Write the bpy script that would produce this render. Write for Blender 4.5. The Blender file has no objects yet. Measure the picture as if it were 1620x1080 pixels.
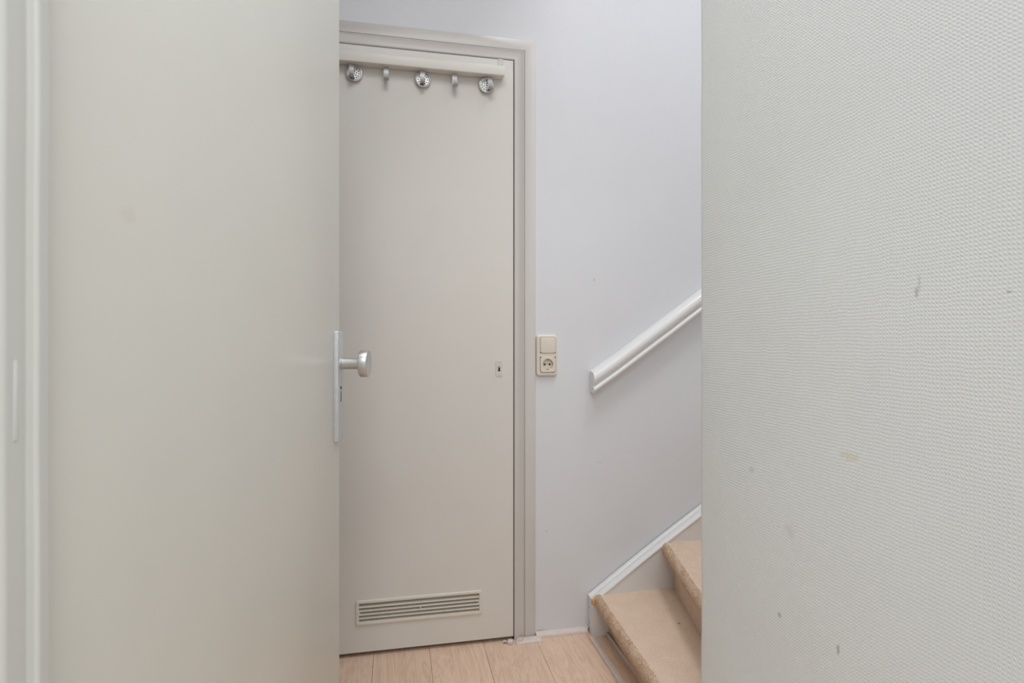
import bpy, bmesh, math, random
from mathutils import Vector, Matrix, noise
random.seed(7)
C = bpy.context.scene
COL = C.collection
PI = math.pi

# ------------------------------------------------------------------ camera, sky, lights, exposure
cam_d = bpy.data.cameras.new('camera')
cam_d.lens = 19.89
cam_d.sensor_width = 36.0
cam_d.clip_start = 0.02
cam_d.dof.use_dof = True
cam_d.dof.focus_distance = 1.95
cam_d.dof.aperture_fstop = 10.0
cam = bpy.data.objects.new('camera', cam_d)
cam.location = (0, 0, 1.07)
cam.rotation_euler = (PI / 2, 0, -math.radians(11.556))
COL.objects.link(cam)
C.camera = cam

w = bpy.data.worlds.new('daylight')
w.use_nodes = True
C.world = w
bg = w.node_tree.nodes['Background']
bg.inputs['Color'].default_value = (0.92, 0.965, 1.0, 1)
bg.inputs['Strength'].default_value = 0.66


def area_light(name, loc, target, sx, sy, watts, color, spread=180):
    d = bpy.data.lights.new(name, 'AREA')
    d.shape = 'RECTANGLE'
    d.size, d.size_y = sx, sy
    d.energy = watts
    d.color = color
    d.spread = math.radians(spread)
    o = bpy.data.objects.new(name, d)
    o.location = loc
    o.rotation_euler = (Vector(target) - Vector(loc)).to_track_quat('-Z', 'Y').to_euler()
    COL.objects.link(o)
    return o


# window of the room behind the camera, skylight over the stairs, ceiling lamps of hall and room
area_light('room_window_light', (0.1, -2.4, 1.75), (0.15, 1.5, 1.3), 3.2, 2.0, 4, (0.98, 1.0, 0.98))
area_light('stair_skylight', (1.08, 0.98, 4.3), (1.0, 1.3, 0.0), 0.75, 0.75, 37, (0.95, 0.955, 1.0))
area_light('hall_ceiling_lamp', (0.14, 0.92, 2.86), (0.14, 0.92, 0), 0.7, 0.6, 7.4, (1.0, 0.995, 0.985), 165)
area_light('room_ceiling_lamp', (0.0, -0.75, 2.5), (0.05, -0.3, 0.0), 0.9, 0.9, 19, (1.0, 1.0, 0.98))

C.view_settings.view_transform = 'Standard'
C.view_settings.look = 'None'
C.view_settings.exposure = 0.0
C.view_settings.gamma = 1.0
C.view_settings.use_curve_mapping = False


# ------------------------------------------------------------------ materials
def srgb(r, g, b):
    f = lambda c: (c / 12.92 if c <= .04045 else ((c + .055) / 1.055) ** 2.4)
    return (f(r / 255), f(g / 255), f(b / 255), 1)


class NT:
    """small helper around a node tree"""
    def __init__(self, name):
        self.m = bpy.data.materials.new(name)
        self.m.use_nodes = True
        self.t = self.m.node_tree
        self.b = self.t.nodes['Principled BSDF']

    def n(self, kind, **kw):
        nd = self.t.nodes.new(kind)
        for k, v in kw.items():
            setattr(nd, k, v)
        return nd

    def l(self, a, b):
        self.t.links.new(a, b)

    def coord(self, scale=(1, 1, 1), kind='Object'):
        tc = self.n('ShaderNodeTexCoord')
        mp = self.n('ShaderNodeMapping')
        mp.inputs['Scale'].default_value = scale
        self.l(tc.outputs[kind], mp.inputs['Vector'])
        return mp.outputs['Vector']

    def noise(self, vec, scale, detail=3, rough=.5, dist=0.0):
        nd = self.n('ShaderNodeTexNoise')
        nd.inputs['Scale'].default_value = scale
        nd.inputs['Detail'].default_value = detail
        nd.inputs['Roughness'].default_value = rough
        nd.inputs['Distortion'].default_value = dist
        self.l(vec, nd.inputs['Vector'])
        return nd.outputs['Fac']

    def ramp(self, fac, stops):
        r = self.n('ShaderNodeValToRGB')
        el = r.color_ramp.elements
        while len(el) < len(stops):
            el.new(.5)
        for e, (p, c) in zip(el, stops):
            e.position = p
            e.color = c
        self.l(fac, r.inputs['Fac'])
        return r.outputs['Color']

    def math(self, op, a, b=None, c=None):
        m = self.n('ShaderNodeMath', operation=op)
        for i, x in enumerate((a, b, c)):
            if x is None:
                continue
            if isinstance(x, (int, float)):
                m.inputs[i].default_value = x
            else:
                self.l(x, m.inputs[i])
        return m.outputs[0]

    def mix(self, fac, a, b):
        m = self.n('ShaderNodeMix', data_type='RGBA')
        for sock, x in ((m.inputs[0], fac), (m.inputs[6], a), (m.inputs[7], b)):
            if isinstance(x, (int, float, tuple)):
                sock.default_value = x
            else:
                self.l(x, sock)
        return m.outputs[2]

    def bump(self, h, strength, dist):
        b = self.n('ShaderNodeBump')
        b.inputs['Strength'].default_value = strength
        b.inputs['Distance'].default_value = dist
        self.l(h, b.inputs['Height'])
        self.l(b.outputs['Normal'], self.b.inputs['Normal'])

    def spots(self, base, spots):
        """wear marks that stay put: spots = [((x,y,z),(rx,ry,rz),colour,strength)] in object coordinates"""
        tc = self.n('ShaderNodeTexCoord')
        wob = self.n('ShaderNodeTexNoise')
        wob.inputs['Scale'].default_value = 160
        self.l(tc.outputs['Object'], wob.inputs['Vector'])
        for p, r, col, st in spots:
            a = self.n('ShaderNodeVectorMath', operation='SUBTRACT')
            self.l(tc.outputs['Object'], a.inputs[0])
            a.inputs[1].default_value = p
            b = self.n('ShaderNodeVectorMath', operation='DIVIDE')
            self.l(a.outputs[0], b.inputs[0])
            b.inputs[1].default_value = r
            ln = self.n('ShaderNodeVectorMath', operation='LENGTH')
            self.l(b.outputs[0], ln.inputs[0])
            d = self.math('ADD', ln.outputs['Value'], self.math('MULTIPLY_ADD', wob.outputs['Fac'], 1.2, -.6))
            k = self.n('ShaderNodeMapRange')
            k.inputs[1].default_value = .5
            k.inputs[2].default_value = 1.2
            k.inputs[3].default_value = st
            k.inputs[4].default_value = 0
            self.l(d, k.inputs[0])
            base = self.mix(k.outputs[0], base, col)
        return base

    def set(self, color=None, rough=.5, metal=0.0, spec=.5):
        if color is not None:
            if isinstance(color, tuple):
                self.b.inputs['Base Color'].default_value = color
            else:
                self.l(color, self.b.inputs['Base Color'])
        self.b.inputs['Roughness'].default_value = rough
        self.b.inputs['Metallic'].default_value = metal
        self.b.inputs['Specular IOR Level'].default_value = spec
        return self.m


def paint(name, col, rough=.4, var=.025, bump=.12, dist=.0006, scale=1.0, spots=None, spec=.4):
    t = NT(name)
    v = t.coord()
    f = t.noise(v, 5 * scale, 4, .6)
    dark = tuple(c * (1 - var * 2) for c in col[:3]) + (1,)
    base = t.ramp(f, [(.3, dark), (.7, col)])
    if spots:
        base = t.spots(base, spots)
    h = t.math('MULTIPLY_ADD', t.noise(v, 220 * scale, 3), .4, t.noise(v, 28 * scale, 3))
    t.bump(h, bump, dist)
    return t.set(base, rough, 0, spec)


def plain(name, col, rough=.5, metal=0.0, spec=.5, var=.04, scale=60):
    t = NT(name)
    f = t.noise(t.coord(), scale, 3)
    lo = tuple(c * (1 - var) for c in col[:3]) + (1,)
    hi = tuple(min(1, c * (1 + var)) for c in col[:3]) + (1,)
    return t.set(t.ramp(f, [(.3, lo), (.7, hi)]), rough, metal, spec)


TAN = srgb(190, 165, 125)
GREY = srgb(120, 120, 120)
M = {}
M['plaster'] = paint('white_wall_plaster', srgb(220, 221, 224), .75, .01, .35, .0012, 1.0, [
    ((.5148, 2.0, .012), (.024, .1, .010), TAN, .75),
    ((.57, 2.0, .008), (.06, .1, .006), srgb(200, 195, 190), .6),
    ((.7209, 2.0, 1.30), (.004, .1, .007), srgb(196, 196, 196), .8),
    ((.5386, 2.0, .377), (.003, .1, .005), srgb(190, 190, 192), .7),
    ((.74, 2.0, .62), (.012, .1, .003), srgb(205, 205, 208), .7),
], spec=.3)
M['door_paint'] = paint('white_door_paint', srgb(222, 218, 211), .38, .012, .10, .0006)
M['near_door_paint'] = paint('cream_white_door_paint', srgb(222, 221, 213), .34, .015, .08, .0008, 1.0, [
    ((.105, .0, 1.19), (.012, .2, .008), srgb(214, 208, 194), .5),
])
M['frame_paint'] = paint('white_gloss_frame_paint', srgb(205, 200, 195), .3, .015, .12, .0006)
M['jamb_paint'] = paint('cream_white_jamb_paint', srgb(216, 217, 212), .34, .015, .15, .0008)
M['gloss_white'] = paint('bright_gloss_white_paint', srgb(232, 231, 229), .22, .01, .1, .0006, spec=.5)
M['string_paint'] = paint('white_stair_paint', srgb(226, 224, 222), .35, .02, .15, .0006, 1.0, [
    ((.697, 1.982, .092), (.01, .003, .005), GREY, .9),
    ((.697, 1.983, .036), (.01, .003, .010), GREY, .9),
    ((.697, 1.986, .018), (.01, .003, .007), GREY, .8),
])
M['bar_paint'] = paint('cream_bar_paint', srgb(226, 222, 214), .4, .015, .1, .0005)
M['vent_plastic'] = plain('cream_vent_plastic', srgb(222, 215, 203), .45, 0, .4, .02)
M['switch_plastic'] = plain('cream_switch_plastic', srgb(222, 213, 198), .35, 0, .5, .015)
M['dark'] = plain('dark_cavity', srgb(38, 32, 28), .8, 0, .1)
M['keyplate'] = plain('painted_key_plate', srgb(214, 206, 200), .45, 0, .4)
M['chrome'] = plain('chrome', srgb(214, 213, 211), .34, .85)
M['steel'] = plain('dull_steel', srgb(178, 176, 174), .48, 1.0)
M['bracket'] = plain('pale_painted_bracket', srgb(198, 195, 193), .45, .2)
M['alu'] = plain('brushed_aluminium', srgb(205, 206, 204), .38, 1.0, .5, .03, 200)
M['alu_edge'] = plain('worn_aluminium_edge', srgb(206, 208, 210), .45, .6, .5, .05, 120)
M['wood_raw'] = plain('bare_wood', srgb(212, 172, 116), .7, 0, .2, .15, 150)
M['strip'] = plain('pale_floor_strip', srgb(216, 203, 195), .5, 0, .3, .04)
M['subfloor'] = plain('dark_subfloor', srgb(70, 55, 45), .8, 0, .2)

# woven glass-fibre wallpaper
t = NT('woven_wallpaper')
v = t.coord()
sep = t.n('ShaderNodeSeparateXYZ')
t.l(v, sep.inputs[0])
wob = t.noise(v, 30, 3)
wob2 = t.noise(t.coord((1, 1.7, 1.3)), 24, 3)
K = 2 * PI / .0044
yy = t.math('ADD', t.math('ADD', sep.outputs['X'], sep.outputs['Y']), t.math('MULTIPLY', wob, .006))
zz = t.math('ADD', sep.outputs['Z'], t.math('MULTIPLY', wob2, .006))
sy = t.math('SINE', t.math('MULTIPLY', yy, K))
sz = t.math('SINE', t.math('MULTIPLY', zz, K))
weave = t.math('MULTIPLY', sy, sz)
grain = t.math('MULTIPLY', t.noise(t.coord((1, 1, 2.2)), 260, 3), .9)
h = t.math('ADD', t.math('ADD', t.math('MULTIPLY', weave, .8), t.math('MULTIPLY', sz, .55)), t.math('ADD', t.math('MULTIPLY', sy, .2), grain))
blot = t.noise(v, 4, 4, .6)
base = t.ramp(blot, [(.3, srgb(230, 233, 233)), (.7, srgb(235, 238, 238))])
base = t.spots(base, [
    ((.55, .5107, 1.1232), (.1, .0025, .006), srgb(160, 160, 160), .55),
    ((.55, .5075, 1.133), (.1, .0015, .010), srgb(185, 185, 185), .5),
    ((.55, .6018, .9277), (.1, .014, .006), srgb(222, 212, 190), .5),
    ((.55, .7338, .6698), (.1, .004, .004), srgb(150, 150, 150), .6),
    ((.55, .6212, .6789), (.1, .003, .006), srgb(150, 150, 150), .6),
    ((.55, .8001, .8682), (.1, .007, .005), srgb(205, 202, 196), .5),
    ((.55, .4162, 1.1157), (.1, .0035, .0016), srgb(160, 160, 160), .55),
    ((.55, .712, .80), (.1, .012, .010), srgb(216, 213, 206), .4),
])
t.bump(h, .34, .0006)
M['wallpaper'] = t.set(base, .55, 0, .3)

# oak laminate
t = NT('pale_oak_laminate')
tc = t.n('ShaderNodeTexCoord')
oi = t.n('ShaderNodeObjectInfo')
off = t.n('ShaderNodeVectorMath', operation='SCALE')
off.inputs[0].default_value = (13, 29, 7)
t.l(oi.outputs['Random'], off.inputs['Scale'])
add = t.n('ShaderNodeVectorMath', operation='ADD')
t.l(tc.outputs['Object'], add.inputs[0])
t.l(off.outputs[0], add.inputs[1])
mp = t.n('ShaderNodeMapping')
mp.inputs['Scale'].default_value = (9, 1.1, 1)
t.l(add.outputs[0], mp.inputs['Vector'])
mp2 = t.n('ShaderNodeMapping')
mp2.inputs['Scale'].default_value = (110, 5, 1)
t.l(add.outputs[0], mp2.inputs['Vector'])
big = t.noise(mp.outputs[0], 1.6, 5, .6, 1.5)
ring = t.math('FRACT', t.math('MULTIPLY', big, 7))
ring = t.math('PINGPONG', ring, .5)
fine = t.noise(mp2.outputs[0], 2.2, 4, .6)
f = t.math('ADD', t.math('MULTIPLY', ring, .50), t.math('MULTIPLY', fine, .65))
base = t.ramp(f, [(.2, srgb(202, 170, 146)), (.45, srgb(219, 190, 166)), (.75, srgb(228, 203, 182))])
tone = t.n('ShaderNodeHueSaturation')
t.l(t.math('MULTIPLY_ADD', oi.outputs['Random'], .10, .95), tone.inputs['Value'])
t.l(base, tone.inputs['Color'])
t.bump(fine, .12, .0006)
M['oak'] = t.set(tone.outputs['Color'], .42, 0, .35)

# carpet
t = NT('beige_carpet')
v = t.coord()
a = t.noise(v, 300, 4, .75)
b = t.noise(v, 18, 4, .6)
f = t.math('ADD', t.math('MULTIPLY', a, .95), t.math('MULTIPLY', b, .15))
base = t.ramp(f, [(.32, srgb(196, 168, 143)), (.55, srgb(230, 205, 182)), (.78, srgb(244, 226, 208))])
base = t.spots(base, [((.905, 1.70, .15), (.006, .006, .02), srgb(120, 100, 85), .7)])
t.bump(a, .7, .004)
M['carpet'] = t.set(base, .95, 0, .05)
M['pile'] = plain('beige_carpet_pile', srgb(222, 196, 168), .95, 0, .05, .14, 300)


# ------------------------------------------------------------------ object helpers
def link(name, bm_or_data, mat, parent=None, smooth=None):
    me = bpy.data.meshes.new(name)
    if isinstance(bm_or_data, tuple):
        me.from_pydata(*bm_or_data)
        bm = bmesh.new()
        bm.from_mesh(me)
        bmesh.ops.recalc_face_normals(bm, faces=bm.faces)
        bm.to_mesh(me)
        bm.free()
    else:
        bmesh.ops.recalc_face_normals(bm_or_data, faces=bm_or_data.faces)
        bm_or_data.to_mesh(me)
        bm_or_data.free()
    for m in (mat if isinstance(mat, (list, tuple)) else [mat]):
        me.materials.append(m)
    if smooth is not None:
        me.shade_smooth()
        me.set_sharp_from_angle(angle=math.radians(smooth))
    o = bpy.data.objects.new(name, me)
    COL.objects.link(o)
    if parent is not None:
        o.parent = parent
    return o


def tag(o, label=None, cat=None, group=None, kind=None):
    if label:
        o['label'] = label
    if cat:
        o['category'] = cat
    if group:
        o['group'] = group
    if kind:
        o['kind'] = kind
    return o


def empty(name, loc=(0, 0, 0), rz=0.0):
    o = bpy.data.objects.new(name, None)
    o.location = loc
    o.rotation_euler = (0, 0, rz)
    o.empty_display_size = .05
    COL.objects.link(o)
    return o


def add_box(bm, x0, x1, y0, y1, z0, z1, bev=0.0, seg=2):
    r = bmesh.ops.create_cube(bm, size=1)
    vs = r['verts']
    for q in vs:
        q.co = Vector(((x0 + x1) / 2 + q.co.x * (x1 - x0), (y0 + y1) / 2 + q.co.y * (y1 - y0), (z0 + z1) / 2 + q.co.z * (z1 - z0)))
    if bev:
        es = list({e for q in vs for e in q.link_edges})
        bmesh.ops.bevel(bm, geom=es, offset=bev, segments=seg, affect='EDGES', profile=.5)


def box(x0, x1, y0, y1, z0, z1, bev=0.0, seg=2):
    bm = bmesh.new()
    add_box(bm, x0, x1, y0, y1, z0, z1, bev, seg)
    return bm


def rrect(w_, h_, r, n=6):
    """rounded rectangle outline around the origin"""
    pts = []
    for cx, cy, a0 in ((w_ / 2 - r, h_ / 2 - r, 0), (-w_ / 2 + r, h_ / 2 - r, 90), (-w_ / 2 + r, -h_ / 2 + r, 180), (w_ / 2 - r, -h_ / 2 + r, 270)):
        for i in range(n + 1):
            a = math.radians(a0 + 90 * i / n)
            pts.append((cx + r * math.cos(a), cy + r * math.sin(a)))
    return pts


def loft(bm, rings, cap0=True, cap1=True):
    """rings = list of closed loops of equal length (xyz)"""
    vr = [[bm.verts.new(p) for p in ring] for ring in rings]
    n = len(rings[0])
    for a, b_ in zip(vr, vr[1:]):
        for i in range(n):
            bm.faces.new((a[i], a[(i + 1) % n], b_[(i + 1) % n], b_[i]))
    if cap0:
        bm.faces.new(vr[0][::-1])
    if cap1:
        bm.faces.new(vr[-1])
    return vr


def face_plate(bm, cx, cz, w_, h_, r, steps, n=6):
    """raised plate on a wall facing -Y: steps = [(inset, y)] from the wall outwards"""
    rings = []
    for ins, y in steps:
        rr = max(.0004, r - ins)
        rings.append([(cx + p[0], y, cz + p[1]) for p in rrect(w_ - 2 * ins, h_ - 2 * ins, rr, n)])
    loft(bm, rings)


def lathe_ring(bm, prof, mat4, n=48, closed=False):
    """revolve (radius, height) about local Z, then transform"""
    rows = []
    for r, z in prof:
        if r < 1e-6:
            rows.append([bm.verts.new(mat4 @ Vector((0, 0, z)))])
        else:
            rows.append([bm.verts.new(mat4 @ Vector((r * math.cos(2 * PI * i / n), r * math.sin(2 * PI * i / n), z))) for i in range(n)])
    if closed:
        rows.append(rows[0])
    for a, b_ in zip(rows, rows[1:]):
        for i in range(n):
            j = (i + 1) % n
            q = [a[i % len(a)], a[j % len(a)], b_[j % len(b_)], b_[i % len(b_)]]
            u = []
            for x in q:
                if x not in u:
                    u.append(x)
            if len(u) > 2:
                bm.faces.new(u)


def sweep_frame(profile, x0, x1, ztop, z0=0.0):
    """U-shaped frame: profile = [(outward offset, y)], mitred at the two upper corners"""
    bm = bmesh.new()
    rings = []
    for corner in range(4):
        ring = []
        for o_, y in profile:
            xr, xl, zt = x1 + o_, x0 - o_, ztop + o_
            ring.append([(xr, y, z0), (xr, y, zt), (xl, y, zt), (xl, y, z0)][corner])
        rings.append(ring)
    loft(bm, rings)
    return bm


def extrude_z(pts, z0, z1, zs=None, jitter=0.0, seed=0):
    bm = bmesh.new()
    zs = zs or [z0, z1]
    loft(bm, [[(x, y, z) for x, y in pts] for z in zs])
    return bm


# ------------------------------------------------------------------ setting: walls, ceiling, floor
WALL = 2.0          # front plane of the far wall
DX0, DX1, DTOP = -.42, .414, 2.078   # inner edges of the far door's frame

# far wall: one surface with the door opening left out
OX0, OX1, OZ = DX0 - .045, DX1 + .045, DTOP + .045
bm = bmesh.new()
for x0, x1, z0, z1 in ((-1.3, OX0, 0, 2.9), (OX1, 1.85, 0, 2.9), (OX0, OX1, OZ, 2.9), (.66, 1.85, 2.9, 4.6)):
    add_box(bm, x0, x1, WALL, WALL + .12, z0, z1)
tag(link('wall_back', bm, M['plaster']), 'white plastered far wall beyond the ventilated door, rising beside the stairs', 'wall', kind='structure')

# near right wall, woven paper wrapped round its outer corner (slightly wavy edge)
bm = bmesh.new()
RX, RY0, RY1, RT = .55, .22, .9559, .10
zs = [i * .0145 for i in range(201)]
prof = [(RX, RY0), (RX, RY1 - .10), (RX, RY1 - .012), (RX + .0009, RY1 - .004), (RX + .004, RY1), (RX + RT, RY1), (RX + RT, RY0)]
rings = []
for z in zs:
    wv = noise.noise(Vector((3.1, 0, z * 6.0))) * .0016 + noise.noise(Vector((7.7, 2, z * 22.0))) * .0011
    rings.append([(x, y + (wv if y > RY1 - .02 else 0), z) for x, y in prof])
loft(bm, rings)
tag(link('wall_right', bm, M['wallpaper'], smooth=50), 'near right wall in white woven paper ending at a bare corner', 'wall', kind='structure')

bm = box(-1.42, -1.30, .58, 2.12, 0, 2.9)
tag(link('wall_left', bm, M['plaster']), 'white end wall of the hall behind the open door', 'wall', kind='structure')
# wall round the near doorway, left of the jamb and over the opening
bm = bmesh.new()
add_box(bm, -1.42, -.335, .46, .578, 0, 2.9)
add_box(bm, -.335, .548, .46, .578, 2.16, 2.9)
tag(link('wall_front', bm, M['plaster']), 'white wall holding the near doorway on the hinge side', 'wall', kind='structure')
bm = bmesh.new()
add_box(bm, 1.78, 1.88, -.4, 1.998, 0, 4.6)
tag(link('wall_stairwell', bm, M['plaster']), 'white outer wall of the stairwell hidden behind the papered wall', 'wall', kind='structure')
bm = box(-1.42, .64, .58, 2.0, 2.902, 3.0)
tag(link('ceiling', bm, M['plaster']), 'white ceiling over the hall', 'ceiling', kind='structure')

floor = link('floor', box(-1.5, 1.90, -1.6, 2.80, -.05, -.0085), M['subfloor'])
tag(floor, 'pale oak laminate floor of wide planks running towards the far door', 'floor', kind='structure')
PW = .1887
xa = -.0755 - 8 * PW
k = 0
plank_cache = {}
while xa < 1.7:
    ya = -1.6 + (.37 * (k * 2 + 1)) % 1.28 - 1.28
    while ya < 2.1:
        y0, y1 = max(ya, -1.6), min(ya + 1.28, 2.12)
        # keep end joints out of the strip in front of the far door
        if 1.45 < y1 < 2.1:
            y1 = 2.12
        if y0 > 1.45 or y1 - y0 < .02:
            ya += 1.28
            continue
        key = round(y1 - y0, 3)
        if key not in plank_cache:
            L = y1 - y0
            bmk = bmesh.new()
            add_box(bmk, .0004, PW - .0004, .0004, L - .0004, -.008, 0, .0007, 1)
            p = link('plank', bmk, M['oak'], floor)
            plank_cache[key] = p.data
        else:
            p = bpy.data.objects.new('plank', plank_cache[key])
            COL.objects.link(p)
            p.parent = floor
        p.location = (xa, y0, 0)
        ya += 1.28
    xa += PW
    k += 1

bm = bmesh.new()  # unseen closet box, added to block light behind the door gap
add_box(bm, -.62, .62, 2.70, 2.78, 0, 2.4)
add_box(bm, -.70, -.62, 2.125, 2.78, 0, 2.4)
add_box(bm, .62, .70, 2.125, 2.78, 0, 2.4)
add_box(bm, -.70, .70, 2.125, 2.78, 2.4, 2.48)
tag(link('wall_closet', bm, M['plaster']), 'unseen closet walls added behind the far door to keep its gap dark', 'wall', kind='structure')

# ------------------------------------------------------------------ far door frame (inner frame + outer casing)
fr = empty('trim_1', ((DX0 + DX1) / 2, WALL, 0))
tag(fr, 'white painted frame round the far door with a grooved outer casing', 'door frame', kind='structure')


def child_at(root, o):
    o.parent = root
    o.matrix_parent_inverse = Matrix.Translation(root.location).inverted() if root.rotation_euler.z == 0 else root.matrix_basis.inverted()
    return o


inner = [(0.0, 2.045), (0.0, 1.986), (.0012, 1.9835), (.004, 1.9822), (.007, 1.983), (.011, 1.9845), (.031, 1.984), (.0335, 1.9825), (.0355, 1.983), (.036, 1.992), (.044, 1.992), (.044, 2.09), (-.014, 2.09), (-.014, 2.045)]
child_at(fr, link('inner_frame', sweep_frame(inner, DX0, DX1, DTOP), M['frame_paint'], smooth=40))
outer = [(.0395, 1.9995), (.0395, 1.9885), (.0405, 1.9875), (.077, 1.9885), (.079, 1.990), (.080, 1.9995)]
child_at(fr, link('outer_casing', sweep_frame(outer, DX0, DX1, DTOP), M['frame_paint'], smooth=40))

gap_shade = [(-.0031, 1.9915), (-.0003, 1.9915), (-.0003, 1.998), (-.0031, 1.998)]  # dark strip added to colour in the shade of the door gap
sl = child_at(fr, link('gap_shade_strip', sweep_frame(gap_shade, DX0, DX1, DTOP), M['dark']))
tag(sl, 'dark strip added as painted shade in the gap round the door')

# ------------------------------------------------------------------ far door
d1 = empty('door_1', (DX0 + .003, 1.985, 0))
tag(d1, 'flush white far door with a low vent grille and small key plate', 'door', kind='structure')
VX0, VX1, VZ0, VZ1 = -.124, .2868, .1175, .1795   # vent opening
bm = bmesh.new()
L0, L1, B0, B1, Y0, Y1 = DX0 + .003, DX1 - .0035, .015, DTOP - .0032, 1.985, 2.024
for x0, x1, z0, z1 in ((L0, VX0, B0, B1), (VX1, L1, B0, B1), (VX0, VX1, B0, VZ0), (VX0, VX1, VZ1, B1)):
    vs = [bm.verts.new((x, y, z)) for y in (Y0, Y1) for x, z in ((x0, z0), (x1, z0), (x1, z1), (x0, z1))]
    for q in ((0, 1, 2, 3), (7, 6, 5, 4), (0, 4, 5, 1), (1, 5, 6, 2), (2, 6, 7, 3), (3, 7, 4, 0)):
        bm.faces.new([vs[i] for i in q])
child_at(d1, link('leaf', bm, M['door_paint']))

vent = link('vent_grille', bmesh.new(), M['vent_plastic'])
bm = bmesh.new()
vcx, vcz = (VX0 + VX1) / 2, (VZ0 + VZ1) / 2
ow, oh = .433, .0845
n = 6
ringsO = []
for ins, y in ((0, 1.985), (0, 1.9825), (.0015, 1.981), (.0045, 1.9805)):
    ringsO.append([(vcx + p[0], y, vcz + p[1]) for p in rrect(ow - 2 * ins, oh - 2 * ins, .008 - ins, n)])
for ins, y in ((.0085, 1.9802), (.0105, 1.9812), (.0108, 1.998)):
    ringsO.append([(vcx + p[0], y, vcz + p[1]) for p in rrect(ow - 2 * ins, oh - 2 * ins, .0022, n)])
loft(bm, ringsO, False, False)
bmesh.ops.recalc_face_normals(bm, faces=bm.faces)
bm.to_mesh(vent.data)
bm.free()
vent.data.shade_smooth()
vent.data.set_sharp_from_angle(angle=math.radians(35))
child_at(d1, vent)
tag(vent, 'cream plastic vent grille with four slats')
iz0, iz1 = vcz - oh / 2 + .0108, vcz + oh / 2 - .0108
ix0, ix1 = vcx - ow / 2 + .0108, vcx + ow / 2 - .0108
pitch = (iz1 - iz0) / 5


def slat_bm():
    b_ = bmesh.new()
    sec = [(1.981, -.0016), (1.981, .0012), (1.9822, .0018), (2.000, .0062), (2.0005, .0046), (1.9835, -.0012)]
    loft(b_, [[(x, y, z) for y, z in sec] for x in (ix0, ix1)])
    return b_


s0 = None
for i in range(0, 5):
    z = iz0 + pitch * i
    if s0 is None:
        s0 = link('slat', slat_bm(), M['vent_plastic'])
        s = s0
    else:
        s = bpy.data.objects.new('slat', s0.data)
        COL.objects.link(s)
    s.location = (0, 0, z)
    s.parent = vent
    s.matrix_parent_inverse = Matrix.Translation(d1.location).inverted() @ Matrix.Identity(4)
    s.matrix_parent_inverse = Matrix.Identity(4)
bm = box(ix0 - .001, ix1 + .001, 2.0015, 2.004, iz0 - .001, iz1 + .001)  # dark sheet whose colour stands for the shade behind the slats
o = link('shade_backing', bm, plain('vent_shade_backing', srgb(112, 100, 88), .8, 0, .1))
o.parent = vent
bm = bmesh.new()
for x, z in ((ix0 + .002, vcz), (vcx, vcz + .001), (ix1 - .002, vcz)):
    add_box(bm, x - .0018, x + .0018, 1.9815, 1.99, z - pitch * .5, z + pitch * .5, .0006, 1)
o = link('slat_post', bm, M['vent_plastic'])
o.parent = vent

# key plate on the far door
kx, kz = .3587, .9732
kp = empty('key_plate', (0, 0, 0))
bm = bmesh.new()
face_plate(bm, kx, kz, .0247, .0552, .0012, [(0, 1.985), (0, 1.9838), (.0006, 1.9832)], 3)
kp_o = link('key_plate_tmp', bm, M['keyplate'])
bpy.data.objects.remove(kp)
kp_o.name = 'key_plate'
child_at(d1, kp_o)
tag(kp_o, 'small off-white key plate with two screws')
bm = bmesh.new()
pts = []
for i in range(13):
    a = math.radians(-50 + 280 * i / 12)
    pts.append((kx + .0034 * math.cos(a), kz + .0012 + .0034 * math.sin(a)))
pts += [(kx - .0044, kz - .0095), (kx + .0044, kz - .0095)]
loft(bm, [[(x, y, z) for x, z in pts] for y in (1.9834, 1.98305)])
link('keyhole', bm, M['dark']).parent = kp_o
bm = bmesh.new()
pr = []
for i in range(15):
    a = math.radians(-10 + 200 * i / 14)
    pr.append(a)
rings = []
for a in pr:
    cxx, czz = kx + .0042 * math.cos(a), kz + .0048 + .0046 * math.sin(a)
    rings.append([(cxx + .0009 * math.cos(a) * math.cos(b_), 1.983 - .0009 - .0009 * math.sin(b_), czz + .0009 * math.sin(a) * math.cos(b_)) for b_ in [2 * PI * q / 6 for q in range(6)]])
loft(bm, rings)
link('keyhole_collar', bm, M['steel'], smooth=60).parent = kp_o
for z in (kz + .0235, kz - .0215):
    bm = bmesh.new()
    lathe_ring(bm, [(0, .0007), (.0012, .0006), (.0019, 0), (0, -.0002)], Matrix.Translation((kx, 1.9832, z)) @ Matrix.Rotation(PI / 2, 4, 'X'), 14)
    link('screw', bm, M['steel'], smooth=40).parent = kp_o
for ch in kp_o.children:
    ch.matrix_parent_inverse = Matrix.Identity(4)

# ------------------------------------------------------------------ coat rack hung over the far door
cr = empty('coat_rack', (0, 1.985, 2.03))
tag(cr, 'cream over-door coat rack with five metal hooks and three round discs', 'coat rack')
bm = box(-.375, .3725, 1.949, 1.9835, 2.0018, 2.0358, .003, 3)
child_at(cr, link('bar', bm, M['bar_paint'], smooth=40))
for x in (.3645, -.36):
    bm = bmesh.new()
    sec = [(1.9835, 2.030), (1.9835, 2.0762), (2.03, 2.0762), (2.03, 2.0755), (1.9844, 2.0755), (1.9844, 2.030)]
    loft(bm, [[(xx, y, z) for y, z in sec] for xx in (x - .0102, x + .0102)])
    child_at(cr, link('over_door_bracket', bm, M['bracket']))
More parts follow.
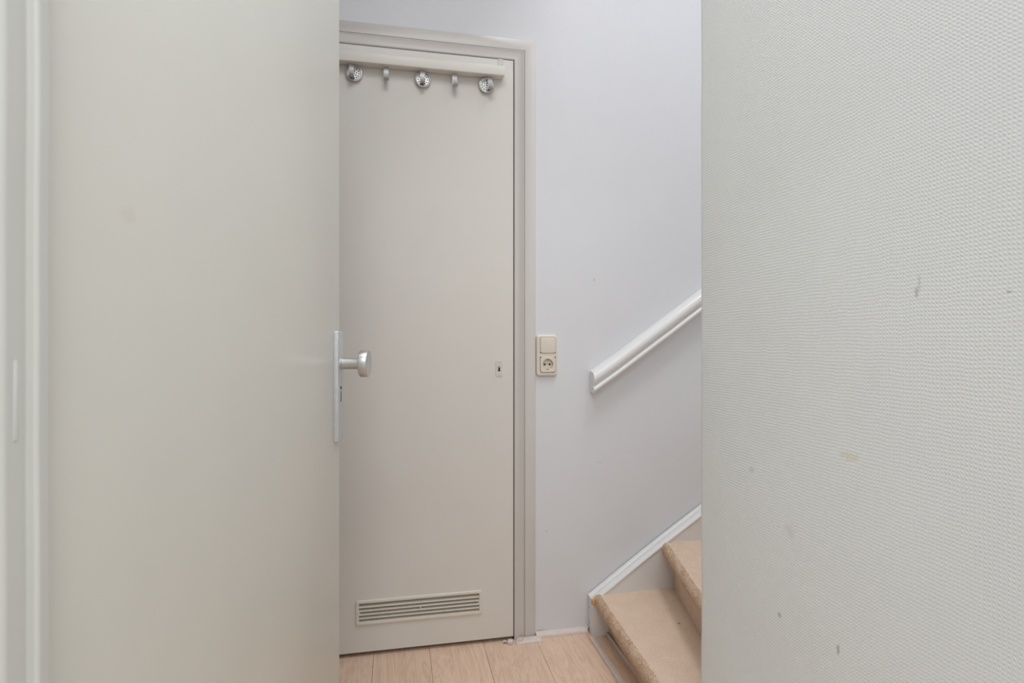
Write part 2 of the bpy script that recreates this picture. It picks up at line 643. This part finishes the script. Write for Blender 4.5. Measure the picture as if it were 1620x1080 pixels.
# hook = flat strap that drops below the bar and curls forward and up
def hook_bm(x, wd=.0165):
    b_ = bmesh.new()
    path = [(1.9655, 2.002), (1.9655, 1.9685)]
    for i in range(1, 11):
        a = math.radians(180 - 170 * i / 10)
        path.append((1.9575 - .008 * math.cos(a) * 1.0, 1.9655 - .0095 * math.sin(a)))
    path = [(1.9655, 2.002), (1.9655, 1.9665)]
    for i in range(1, 11):
        a = math.radians(170 * i / 10)
        path.append((1.9575 + .008 * math.cos(a), 1.9665 - .0125 * math.sin(a)))
    path.append((1.9492, 1.972))
    th = .0016
    ins = []
    for i, p in enumerate(path):
        a = Vector(path[max(0, i - 1)])
        c_ = Vector(path[min(len(path) - 1, i + 1)])
        tdir = (c_ - a).normalized()
        nrm = Vector((-tdir.y, tdir.x))
        ins.append((p[0] + nrm.x * th, p[1] + nrm.y * th))
    loop = path + ins[::-1]
    m_ = len(path)
    va = [[b_.verts.new((xx, y, z)) for y, z in loop] for xx in (x - wd / 2, x + wd / 2)]
    N = len(loop)
    for i in range(N):
        j = (i + 1) % N
        b_.faces.new((va[0][i], va[0][j], va[1][j], va[1][i]))
    for side in (0, 1):
        for i in range(m_ - 1):
            b_.faces.new((va[side][i], va[side][i + 1], va[side][N - 2 - i], va[side][N - 1 - i]))
    return b_


disc_x = {0: -.1396, 2: .0897, 4: .3122}
HZ = {}
for i, x in enumerate((-.1473, -.0336, .0883, .199, .3230)):
    hk = child_at(cr, link('hook', hook_bm(x), M['steel'], smooth=40))
    if i in disc_x:
        dx = disc_x[i]
        dz = 1.9742
        rot = Matrix.Translation((dx, 1.9765, dz)) @ Matrix.Rotation(PI / 2, 4, 'X')
        bm = bmesh.new()
        lathe_ring(bm, [(.0268, -.0015), (.0268, .002), (.0258, .0040), (.0236, .0046), (.0216, .0036), (.0208, .0012), (.0206, .0002), (0, .0002), (0, -.0015)], rot, 40)
        dd = link('perforated_disc', bm, M['chrome'], smooth=35)
        dd.parent = hk
        dd.matrix_parent_inverse = child_inv = hk.matrix_parent_inverse.inverted() if False else Matrix.Identity(4)
        bm = bmesh.new()
        pts = [(0, 0)] + [(.0082 * math.cos(a), .0082 * math.sin(a)) for a in [2 * PI * q / 6 + .3 for q in range(6)]]
        pts += [(.0160 * math.cos(a), .0160 * math.sin(a)) for a in [2 * PI * q / 12 for q in range(12)]]
        for px, py in pts:
            lathe_ring(bm, [(0, .0005), (.0022, .0005), (.0024, .0001)], rot @ Matrix.Translation((px, py, 0)), 8)
        hh = link('holes', bm, M['dark'])
        hh.parent = hk

# ------------------------------------------------------------------ light switch over socket
sw = empty('switch_and_socket', (.5355, WALL, 1.0192))
tag(sw, 'cream light switch above a round power socket, between far door frame and handrail', 'switch')
sx, sz = .5360, 1.0192
bm = bmesh.new()
rings = []
for ins, y in ((0, 1.9998), (0, 1.993), (.0012, 1.9905), (.0035, 1.9888), (.0065, 1.988)):
    rings.append([(sx + p[0], y, sz + p[1]) for p in rrect(.0785 - 2 * ins, .150 - 2 * ins, .0115 - ins, 8)])
for y in (1.988, 1.9996):
    rings.append([(sx + .0035 + p[0], y, 1.0215 + p[1]) for p in rrect(.0592, .1300, .0085, 8)])
loft(bm, rings, True, False)
add_box(bm, sx + .0035 - .0296, sx + .0035 + .0296, 1.988, 1.9996, .9865 + .0284, 1.0565 - .0292)
child_at(sw, link('cover_frame', bm, M['switch_plastic'], smooth=35))
zr, zs_ = 1.0565, .9865
bm = bmesh.new()
face_plate(bm, sx + .0035, zr, .0565, .0572, .0075, [(0, 1.9895), (0, 1.9872), (.0012, 1.9858), (.004, 1.9852)], 8)
child_at(sw, link('rocker', bm, M['switch_plastic'], smooth=35))
bm = bmesh.new()
face_plate(bm, sx + .0035, zr, .0588, .0595, .0085, [(0, 1.9882), (0, 1.98795)], 8)
child_at(sw, link('rocker_gap', bm, plain('switch_gap', srgb(150, 138, 120), .7, 0, .1)))
# socket insert with a real round well
bm = bmesh.new()
scx = sx + .0035
N = 64
out_a = [2 * PI * q / N for q in range(N)]
out = []
for a in out_a:
    r = .0281 / (abs(math.cos(a)) ** 9 + abs(math.sin(a)) ** 9) ** (1 / 9)
    out.append((scx + r * math.cos(a), zs_ + r * math.sin(a)))
def circ(r):
    return [(scx + r * math.cos(a), zs_ + r * math.sin(a)) for a in out_a]
rings = [[(x, 1.9885, z) for x, z in out], [(x, 1.9868, z) for x, z in out],
         [(scx + (x - scx) * .965, 1.9860, zs_ + (z - zs_) * .965) for x, z in out],
         [(x, 1.9860, z) for x, z in circ(.0208)], [(x, 1.9866, z) for x, z in circ(.0198)],
         [(x, 1.998, z) for x, z in circ(.0190)]]
loft(bm, rings, False, True)
so = child_at(sw, link('socket', bm, M['switch_plastic'], smooth=30))
bm = bmesh.new()
for dx_ in (-.0095, .0095):
    lathe_ring(bm, [(0, .0008), (.0034, .0008), (.0037, 0)], Matrix.Translation((scx + dx_, 1.998, zs_)) @ Matrix.Rotation(PI / 2, 4, 'X'), 16)
link('pin_hole', bm, M['dark']).parent = so
bm = bmesh.new()
lathe_ring(bm, [(0, .0014), (.0016, .001), (.002, 0)], Matrix.Translation((scx, 1.998, zs_)) @ Matrix.Rotation(PI / 2, 4, 'X'), 14)
link('screw', bm, M['steel']).parent = so
for sgn in (1, -1):
    bm = box(scx - .0028, scx + .0028, 1.988, 1.9975, zs_ + sgn * .0188 - .0016, zs_ + sgn * .0188 + .0016, .0006, 1)
    link('earth_clip', bm, plain('earth_clip_metal', srgb(95, 88, 78), .5, .7)).parent = so

# ------------------------------------------------------------------ base trims along the far wall
bm = bmesh.new()
sec = [(1.9995, 0), (1.977, 0), (1.977, .004), (1.9785, .0095), (1.983, .0135), (1.989, .0155), (1.9995, .016)]
xs0, xs1 = .4945, .6945
ringA = [(xs0, y, z) for y, z in sec]
ringB = [(xs1 - (1.9995 - y) * .0 - (.006 if y < 1.985 else 0), y, z) for y, z in sec]
loft(bm, [ringA, ringB])
tag(link('baseboard_back', bm, M['strip'], smooth=45), 'thin pale quarter-round strip at the foot of the far wall by the stairs', 'baseboard', kind='structure')
bm = bmesh.new()
sec = [(1.9815, 0), (1.951, 0), (1.951, .003), (1.953, .0065), (1.958, .0085), (1.970, .0092), (1.9815, .0095)]
loft(bm, [[(.4235 - (1.9815 - y) * .25, y, z) for y, z in sec], [(.5075, y, z) for y, z in sec if True]])
tr = link('trim_2', bm, M['strip'], smooth=45)
tag(tr, 'short pale floor strip at the foot of the far door casing', 'floor strip', kind='structure')
bm = bmesh.new()
vs = [(.4225, 1.954, .0094), (.4385, 1.958, .0094), (.4455, 1.975, .0094), (.4275, 1.976, .0094)]
loft(bm, [vs, [(x + .0015, y + .0015, z + .0075 - (.003 if i > 1 else 0)) for i, (x, y, z) in enumerate(vs)]])
link('broken_corner', bm, M['strip'], tr)
bm = bmesh.new()
vs = [(.4395, 1.972, .0094), (.446, 1.972, .0094), (.446, 1.979, .0094), (.4395, 1.979, .0094)]
loft(bm, [vs, [(x, y, z + .012) for x, y, z in vs]])
tag(link('wood_splinter', bm, M['wood_raw'], tr), 'bare wood splinter')

# two loose bits of white trim lying at the door's corner
bm = bmesh.new()
c0 = Vector((.3955, 1.9625, 0))
R = Matrix.Rotation(math.radians(-18), 4, 'Z')
add_box(bm, -.0085, .0085, -.008, .012, 0.0002, .0125, .0018, 2)
bmesh.ops.transform(bm, matrix=Matrix.Translation(c0) @ R, verts=bm.verts)
tag(link('trim_offcut', bm, M['strip'], smooth=40), 'small white block of trim on the floor at the far door corner', 'trim offcut')
bm = bmesh.new()
rings = []
for i in range(10):
    a = math.radians(20 + 150 * i / 9)
    px, pz = .3765 + .0075 * math.cos(a), .0012 + .0085 * math.sin(a)
    rings.append([(px, 1.967, pz), (px, 1.976, pz), (px + .0018 * math.cos(a), 1.976, pz + .0018 * math.sin(a)), (px + .0018 * math.cos(a), 1.967, pz + .0018 * math.sin(a))])
loft(bm, rings)
bmesh.ops.translate(bm, vec=(0, 0, -min(q.co.z for q in bm.verts) + .0002), verts=bm.verts)
tag(link('paint_curl', bm, M['strip'], smooth=50), 'curled white sliver on the floor left of the small trim block', 'sliver')

# ------------------------------------------------------------------ stairs
st = empty('staircase', (.70, 1.5, 0))
tag(st, 'beige carpeted winding stairs with a white painted wall string', 'stairs')
PV = (.64, .62)                                   # winder pivot
SY = 1.95                                         # face of the wall string
TZ = [.15, .321, .49, .665]                       # tread tops
nose_top = [(.704, SY), (.968, SY), (1.40, SY), (1.68, 1.62)]


def nose_pts(i, n, off=0.0):
    """points along nosing line i from the pivot side to the wall string"""
    x1, y1 = nose_top[i]
    x0, y0 = [(.655, .985), (.735, .985), (.82, .985), (.92, .985)][i]
    x0, y0, x1, y1 = x0 + off, y0, x1 + off, y1
    return [(x0 + (x1 - x0) * q / n, y0 + (y1 - y0) * q / n) for q in range(n + 1)]


def tread(i):
    n = 150
    A = nose_pts(i, n)
    if i < 3:
        B = nose_pts(i + 1, n, .062)
    else:
        B = [(1.73, .985 + (1.62 - .985) * q / n + .01) for q in range(n + 1)]
    zt = TZ[i]
    bm = bmesh.new()
    r = .019
    sec = [(.05, -.041), (.024, -.041)]           # (distance behind nosing, dz)
    for q in range(9):
        a = math.radians(-90 - 180 * q / 8)
        sec.append((r + r * math.cos(a) * 1.0, -.0205 + .0205 * math.sin(a)))
    sec += [(.026, 0), (.04, 0), (.06, 0)]
    rows = []
    for q in range(n + 1):
        ax, ay = A[q]
        bx, by = B[q]
        L = math.hypot(bx - ax, by - ay)
        ux, uy = (bx - ax) / L, (by - ay) / L
        row = []
        full = sec + [(.06 + (L - .06) * s_ / 10, 0) for s_ in range(1, 11)] + [(L, -.041)]
        for s_, dz in full:
            x, y, z = ax + ux * s_, ay + uy * s_, zt + dz
            nz = noise.noise(Vector((x * 140, y * 140, z * 140))) * .0009 + noise.noise(Vector((x * 30, y * 30, z * 30))) * .0012
            row.append((x - (nz if s_ < .03 else 0), y, z + nz))
        rows.append(row)
    loft(bm, rows)
    return bm


def riser(i):
    n = 12
    f0 = nose_pts(i, n, .047 if i else .058)
    z0 = 0.0 if i == 0 else TZ[i - 1] - .001
    z1 = TZ[i] - .042
    bm = bmesh.new()
    rows = []
    for x, y in f0:
        rows.append([(x, y, z0), (x + .012, y, z0), (x + .012, y, z1), (x, y, z1)])
    loft(bm, rows)
    return bm


for i in range(4):
    tr_o = child_at(st, link('tread', tread(i), M['carpet'], smooth=60))
    ro = child_at(st, link('riser', riser(i), M['carpet'] if i else M['oak']))
    if i == 0:
        tag(ro, 'bare oak-coloured bottom riser')

# short tufts of pile along the two visible nosings
def pile(i, cnt):
    vs, fs = [], []
    A = nose_pts(i, 400)
    for _ in range(cnt):
        q = random.random()
        q = .25 + .75 * q
        ax, ay = A[min(400, int(q * 400))]
        a = math.radians(random.uniform(85, 235))
        p = Vector((ax + .019 + .019 * math.cos(a), ay + random.uniform(-.002, .002), TZ[i] - .0205 + .0205 * math.sin(a)))
        d = Vector((math.cos(a) + random.uniform(-.5, .5), random.uniform(-.6, .6), math.sin(a) + random.uniform(-.5, .5))).normalized()
        L = random.uniform(.0018, .0042)
        sd = d.cross(Vector((random.random(), random.random(), random.random()))).normalized() * .00045
        k_ = len(vs)
        p0 = p - d * .001
        vs += [p0 - sd, p0 + sd, p + d * L + sd * .6, p + d * L - sd * .6]
        fs.append((k_, k_ + 1, k_ + 2, k_ + 3))
    return ([tuple(q) for q in vs], [], fs)


for i, cnt in ((0, 9000), (1, 7000)):
    o = child_at(st, link('carpet_pile', pile(i, cnt), M['pile']))
    o['kind'] = 'stuff'

# wall string with a moulded upper edge
top = [(.697, .1355), (.7705, .1865), (.8333, .2305), (.9276, .2945), (1.0262, .3600), (1.1506, .4400), (1.40, .605), (1.70, .800)]
bm = bmesh.new()
low = [(x, max(0.0, z - .42)) for x, z in top]
va = []
for y in (SY, 1.9955):
    va.append([bm.verts.new((x, y, z - .006)) for x, z in top] + [bm.verts.new((x, y, z)) for x, z in low[::-1]])
N = len(va[0])
for i in range(N):
    j = (i + 1) % N
    bm.faces.new((va[0][i], va[0][j], va[1][j], va[1][i]))
m_ = len(top)
for sd in (0, 1):
    for i in range(m_ - 1):
        bm.faces.new((va[sd][i], va[sd][i + 1], va[sd][N - 2 - i], va[sd][N - 1 - i]))
string = child_at(st, link('wall_string', bm, M['string_paint']))


def sweep_path(path, sec, plumb=False):
    """path = [(x,z)] in a vertical plane; sec = [(y, t)] with t measured square to the path, upwards"""
    bm = bmesh.new()
    rings = []
    for i, p in enumerate(path):
        a = Vector(path[max(0, i - 1)])
        b_ = Vector(path[min(len(path) - 1, i + 1)])
        d = (b_ - a).normalized()
        nx, nz = (0, 1.21) if plumb else (-d.y, d.x)
        rings.append([(p[0] + nx * t_, y, p[1] + nz * t_) for y, t_ in sec])
    loft(bm, rings)
    return bm


# double bead along the string's top edge
sec = [(1.9955, .0045), (1.9900, .0050), (1.9850, .0040), (1.9818, .0012), (1.9800, -.0022), (1.9740, -.0022), (1.9722, .0005), (1.9690, .0022), (1.9600, .0022), (1.9520, .0005), (1.9475, -.0030), (1.9458, -.0070), (1.9470, -.0105), (1.9498, -.0125), (1.9955, -.0125)]
mold = child_at(string, link('string_moulding', sweep_path([(x, z - .004) for x, z in top], sec), M['gloss_white'], smooth=50))
mold.matrix_parent_inverse = string.matrix_parent_inverse.inverted() @ string.matrix_parent_inverse
mold.matrix_parent_inverse = Matrix.Identity(4)
# chipped bare wood at the string's lower corner
bm = bmesh.new()
pts = [(.6962, .116), (.704, .116), (.715, .1300), (.727, .1440), (.723, .1510), (.712, .1450), (.6962, .1330)]
loft(bm, [[(x, y, z) for x, z in pts] for y in (1.9600, 1.9440)])
ch = link('bare_wood_chip', bm, M['wood_raw'])
ch.parent = string
tag(ch, 'chipped corner of bare orange wood')

# strip on the floor in front of the lowest riser and the thin strip at the riser's foot
bm = box(.6823, .7025, .985, 1.9475, .0003, .0045, .0014, 2)
o = child_at(st, link('floor_edge_strip', bm, M['strip'], smooth=40))
tag(o, 'pale strip on the floor along the lowest step')
bm = bmesh.new()
rings = [[(x + .7485, y, z) for x, z in ((0, .0003), (.0045, .0003), (.0045, .012), (.0012, .012), (0, .0105))] for y in (.985, 1.949)]
loft(bm, rings)
o = child_at(st, link('riser_foot_strip', bm, M['strip']))

# ------------------------------------------------------------------ handrail on the far wall
path = []
x = .7035
import bisect
P = [(.7035, .8825), (.80, .9465), (.8994, 1.0165), (1.00, 1.0870), (1.1219, 1.1735), (1.40, 1.375), (1.70, 1.595)]
for a, b_ in zip(P, P[1:]):
    for q in range(6):
        path.append((a[0] + (b_[0] - a[0]) * q / 6, a[1] + (b_[1] - a[1]) * q / 6))
path.append(P[-1])
sec = [(1.9992, .0), (1.962, .0), (1.9555, .0012), (1.9515, .0050), (1.9505, .0095), (1.9525, .0140), (1.9590, .0172), (1.9650, .0192), (1.9660, .0220), (1.9590, .0252),
       (1.9525, .0300), (1.9498, .0360), (1.9492, .0420), (1.9510, .0490), (1.9555, .0550), (1.9620, .0595), (1.9700, .0625), (1.9800, .0640), (1.9992, .0645)]
hr = link('handrail', sweep_path(path, sec, True), M['gloss_white'], smooth=50)
tag(hr, 'white gloss moulded handrail climbing the far wall above the stairs', 'handrail')

# ------------------------------------------------------------------ near door, standing open
F = Vector((-.1261, 1.3323))      # free edge of the visible face
Hh = Vector((-.2690, .5005))      # hinge edge of the visible face
dv = (F - Hh)
DW = dv.length
ang = math.atan2(dv.y, dv.x)      # local X runs along the leaf, local -Y is the visible side
d2 = empty('door_2', (Hh.x, Hh.y, 0), ang)
tag(d2, 'plain cream white near door standing open with a metal knob', 'door', kind='structure')
bm = box(0, DW, .0, .040, .012, 2.10, .0022, 2)
o = link('leaf', bm, M['near_door_paint'], d2, smooth=40)
# long handle plate: near long edge .062, far edge .022 from the free edge
PX0, PX1, PZ0, PZ1 = DW - .0405 - .006, DW - .006, .850, 1.0925
bm = bmesh.new()
pcx, pcz = (PX0 + PX1) / 2, (PZ0 + PZ1) / 2
face_plate(bm, pcx, pcz, PX1 - PX0, PZ1 - PZ0, .0022, [(0, -.0002), (0, -.0085), (.0009, -.0100), (.002, -.0104)], 4)
hp = link('handle_plate', bm, M['alu_edge'], d2, smooth=40)
tag(hp, 'long worn aluminium handle plate')
kz2 = 1.021
rotk = Matrix.Translation((pcx + .001, -.0104, kz2)) @ Matrix.Rotation(PI / 2, 4, 'X')
bm = bmesh.new()
lathe_ring(bm, [(0, 0), (.0138, 0), (.0138, .002), (.0124, .0035), (.0120, .0395), (.0126, .0425)], rotk, 40)
kn = link('knob', bm, M['alu'], d2, smooth=40)
tag(kn, 'brushed aluminium round knob')
bm = bmesh.new()
lathe_ring(bm, [(0, .042), (.0128, .042), (.0275, .0421), (.0295, .0436), (.0300, .046), (.0300, .0588), (.0292, .0606), (.0278, .0614), (.0250, .0608), (0, .0608)], rotk, 56)
link('knob_disc', bm, M['alu'], kn, smooth=35)
bm = bmesh.new()
lathe_ring(bm, [(0, .0003), (.0042, .0003), (.0046, -.0002)], Matrix.Translation((pcx, -.0104, .9715 - .004)) @ Matrix.Rotation(PI / 2, 4, 'X'), 18)
add_box(bm, pcx - .0022, pcx + .0022, -.0107, -.0103, .936, .960)
link('keyhole', bm, M['dark'], hp)

# ------------------------------------------------------------------ hinge jamb of the near doorway
jx, kx_ = -.2645, -.2560
R_ = .0055
jamb = [(-.345, .450)]
jamb += [(jx - R_ + R_ * math.cos(math.radians(-90 + 90 * q / 8)), .450 + R_ + R_ * math.sin(math.radians(-90 + 90 * q / 8))) for q in range(9)]
jamb += [(jx + .002 - .002 * math.cos(math.radians(90 * q / 6)), .4735 + .002 * math.sin(math.radians(90 * q / 6))) for q in range(7)]
jamb += [(kx_ - .003 + .003 * math.cos(math.radians(-90 + 90 * q / 6)), .4765 + .003 * math.sin(math.radians(-90 + 90 * q / 6))) for q in range(7)]
jamb += [(kx_, .486), (-.334, .486), (-.334, .4585), (-.345, .4585)]
zs = [i * .0216 for i in range(101)]
bm = bmesh.new()
rings = []
for z in zs:
    rings.append([(x + (noise.noise(Vector((1.5, 3, z * 9))) * .0007 if x > -.29 else 0), y, z) for x, y in jamb])
loft(bm, rings)
jm = link('trim_3', bm, M['jamb_paint'], smooth=50)
tag(jm, 'rounded cream white door jamb at the hinge side of the near door', 'door frame', kind='structure')
# painted-over hinge barrel on the jamb
bm = bmesh.new()
lathe_ring(bm, [(0, .998), (.0058, .9984), (.0078, 1.0), (.0078, 1.0565), (.0062, 1.058), (0, 1.0584)], Matrix.Translation((jx - .0074, .4640, 0)), 28)
hb = link('hinge_barrel', bm, M['jamb_paint'], jm, smooth=50)
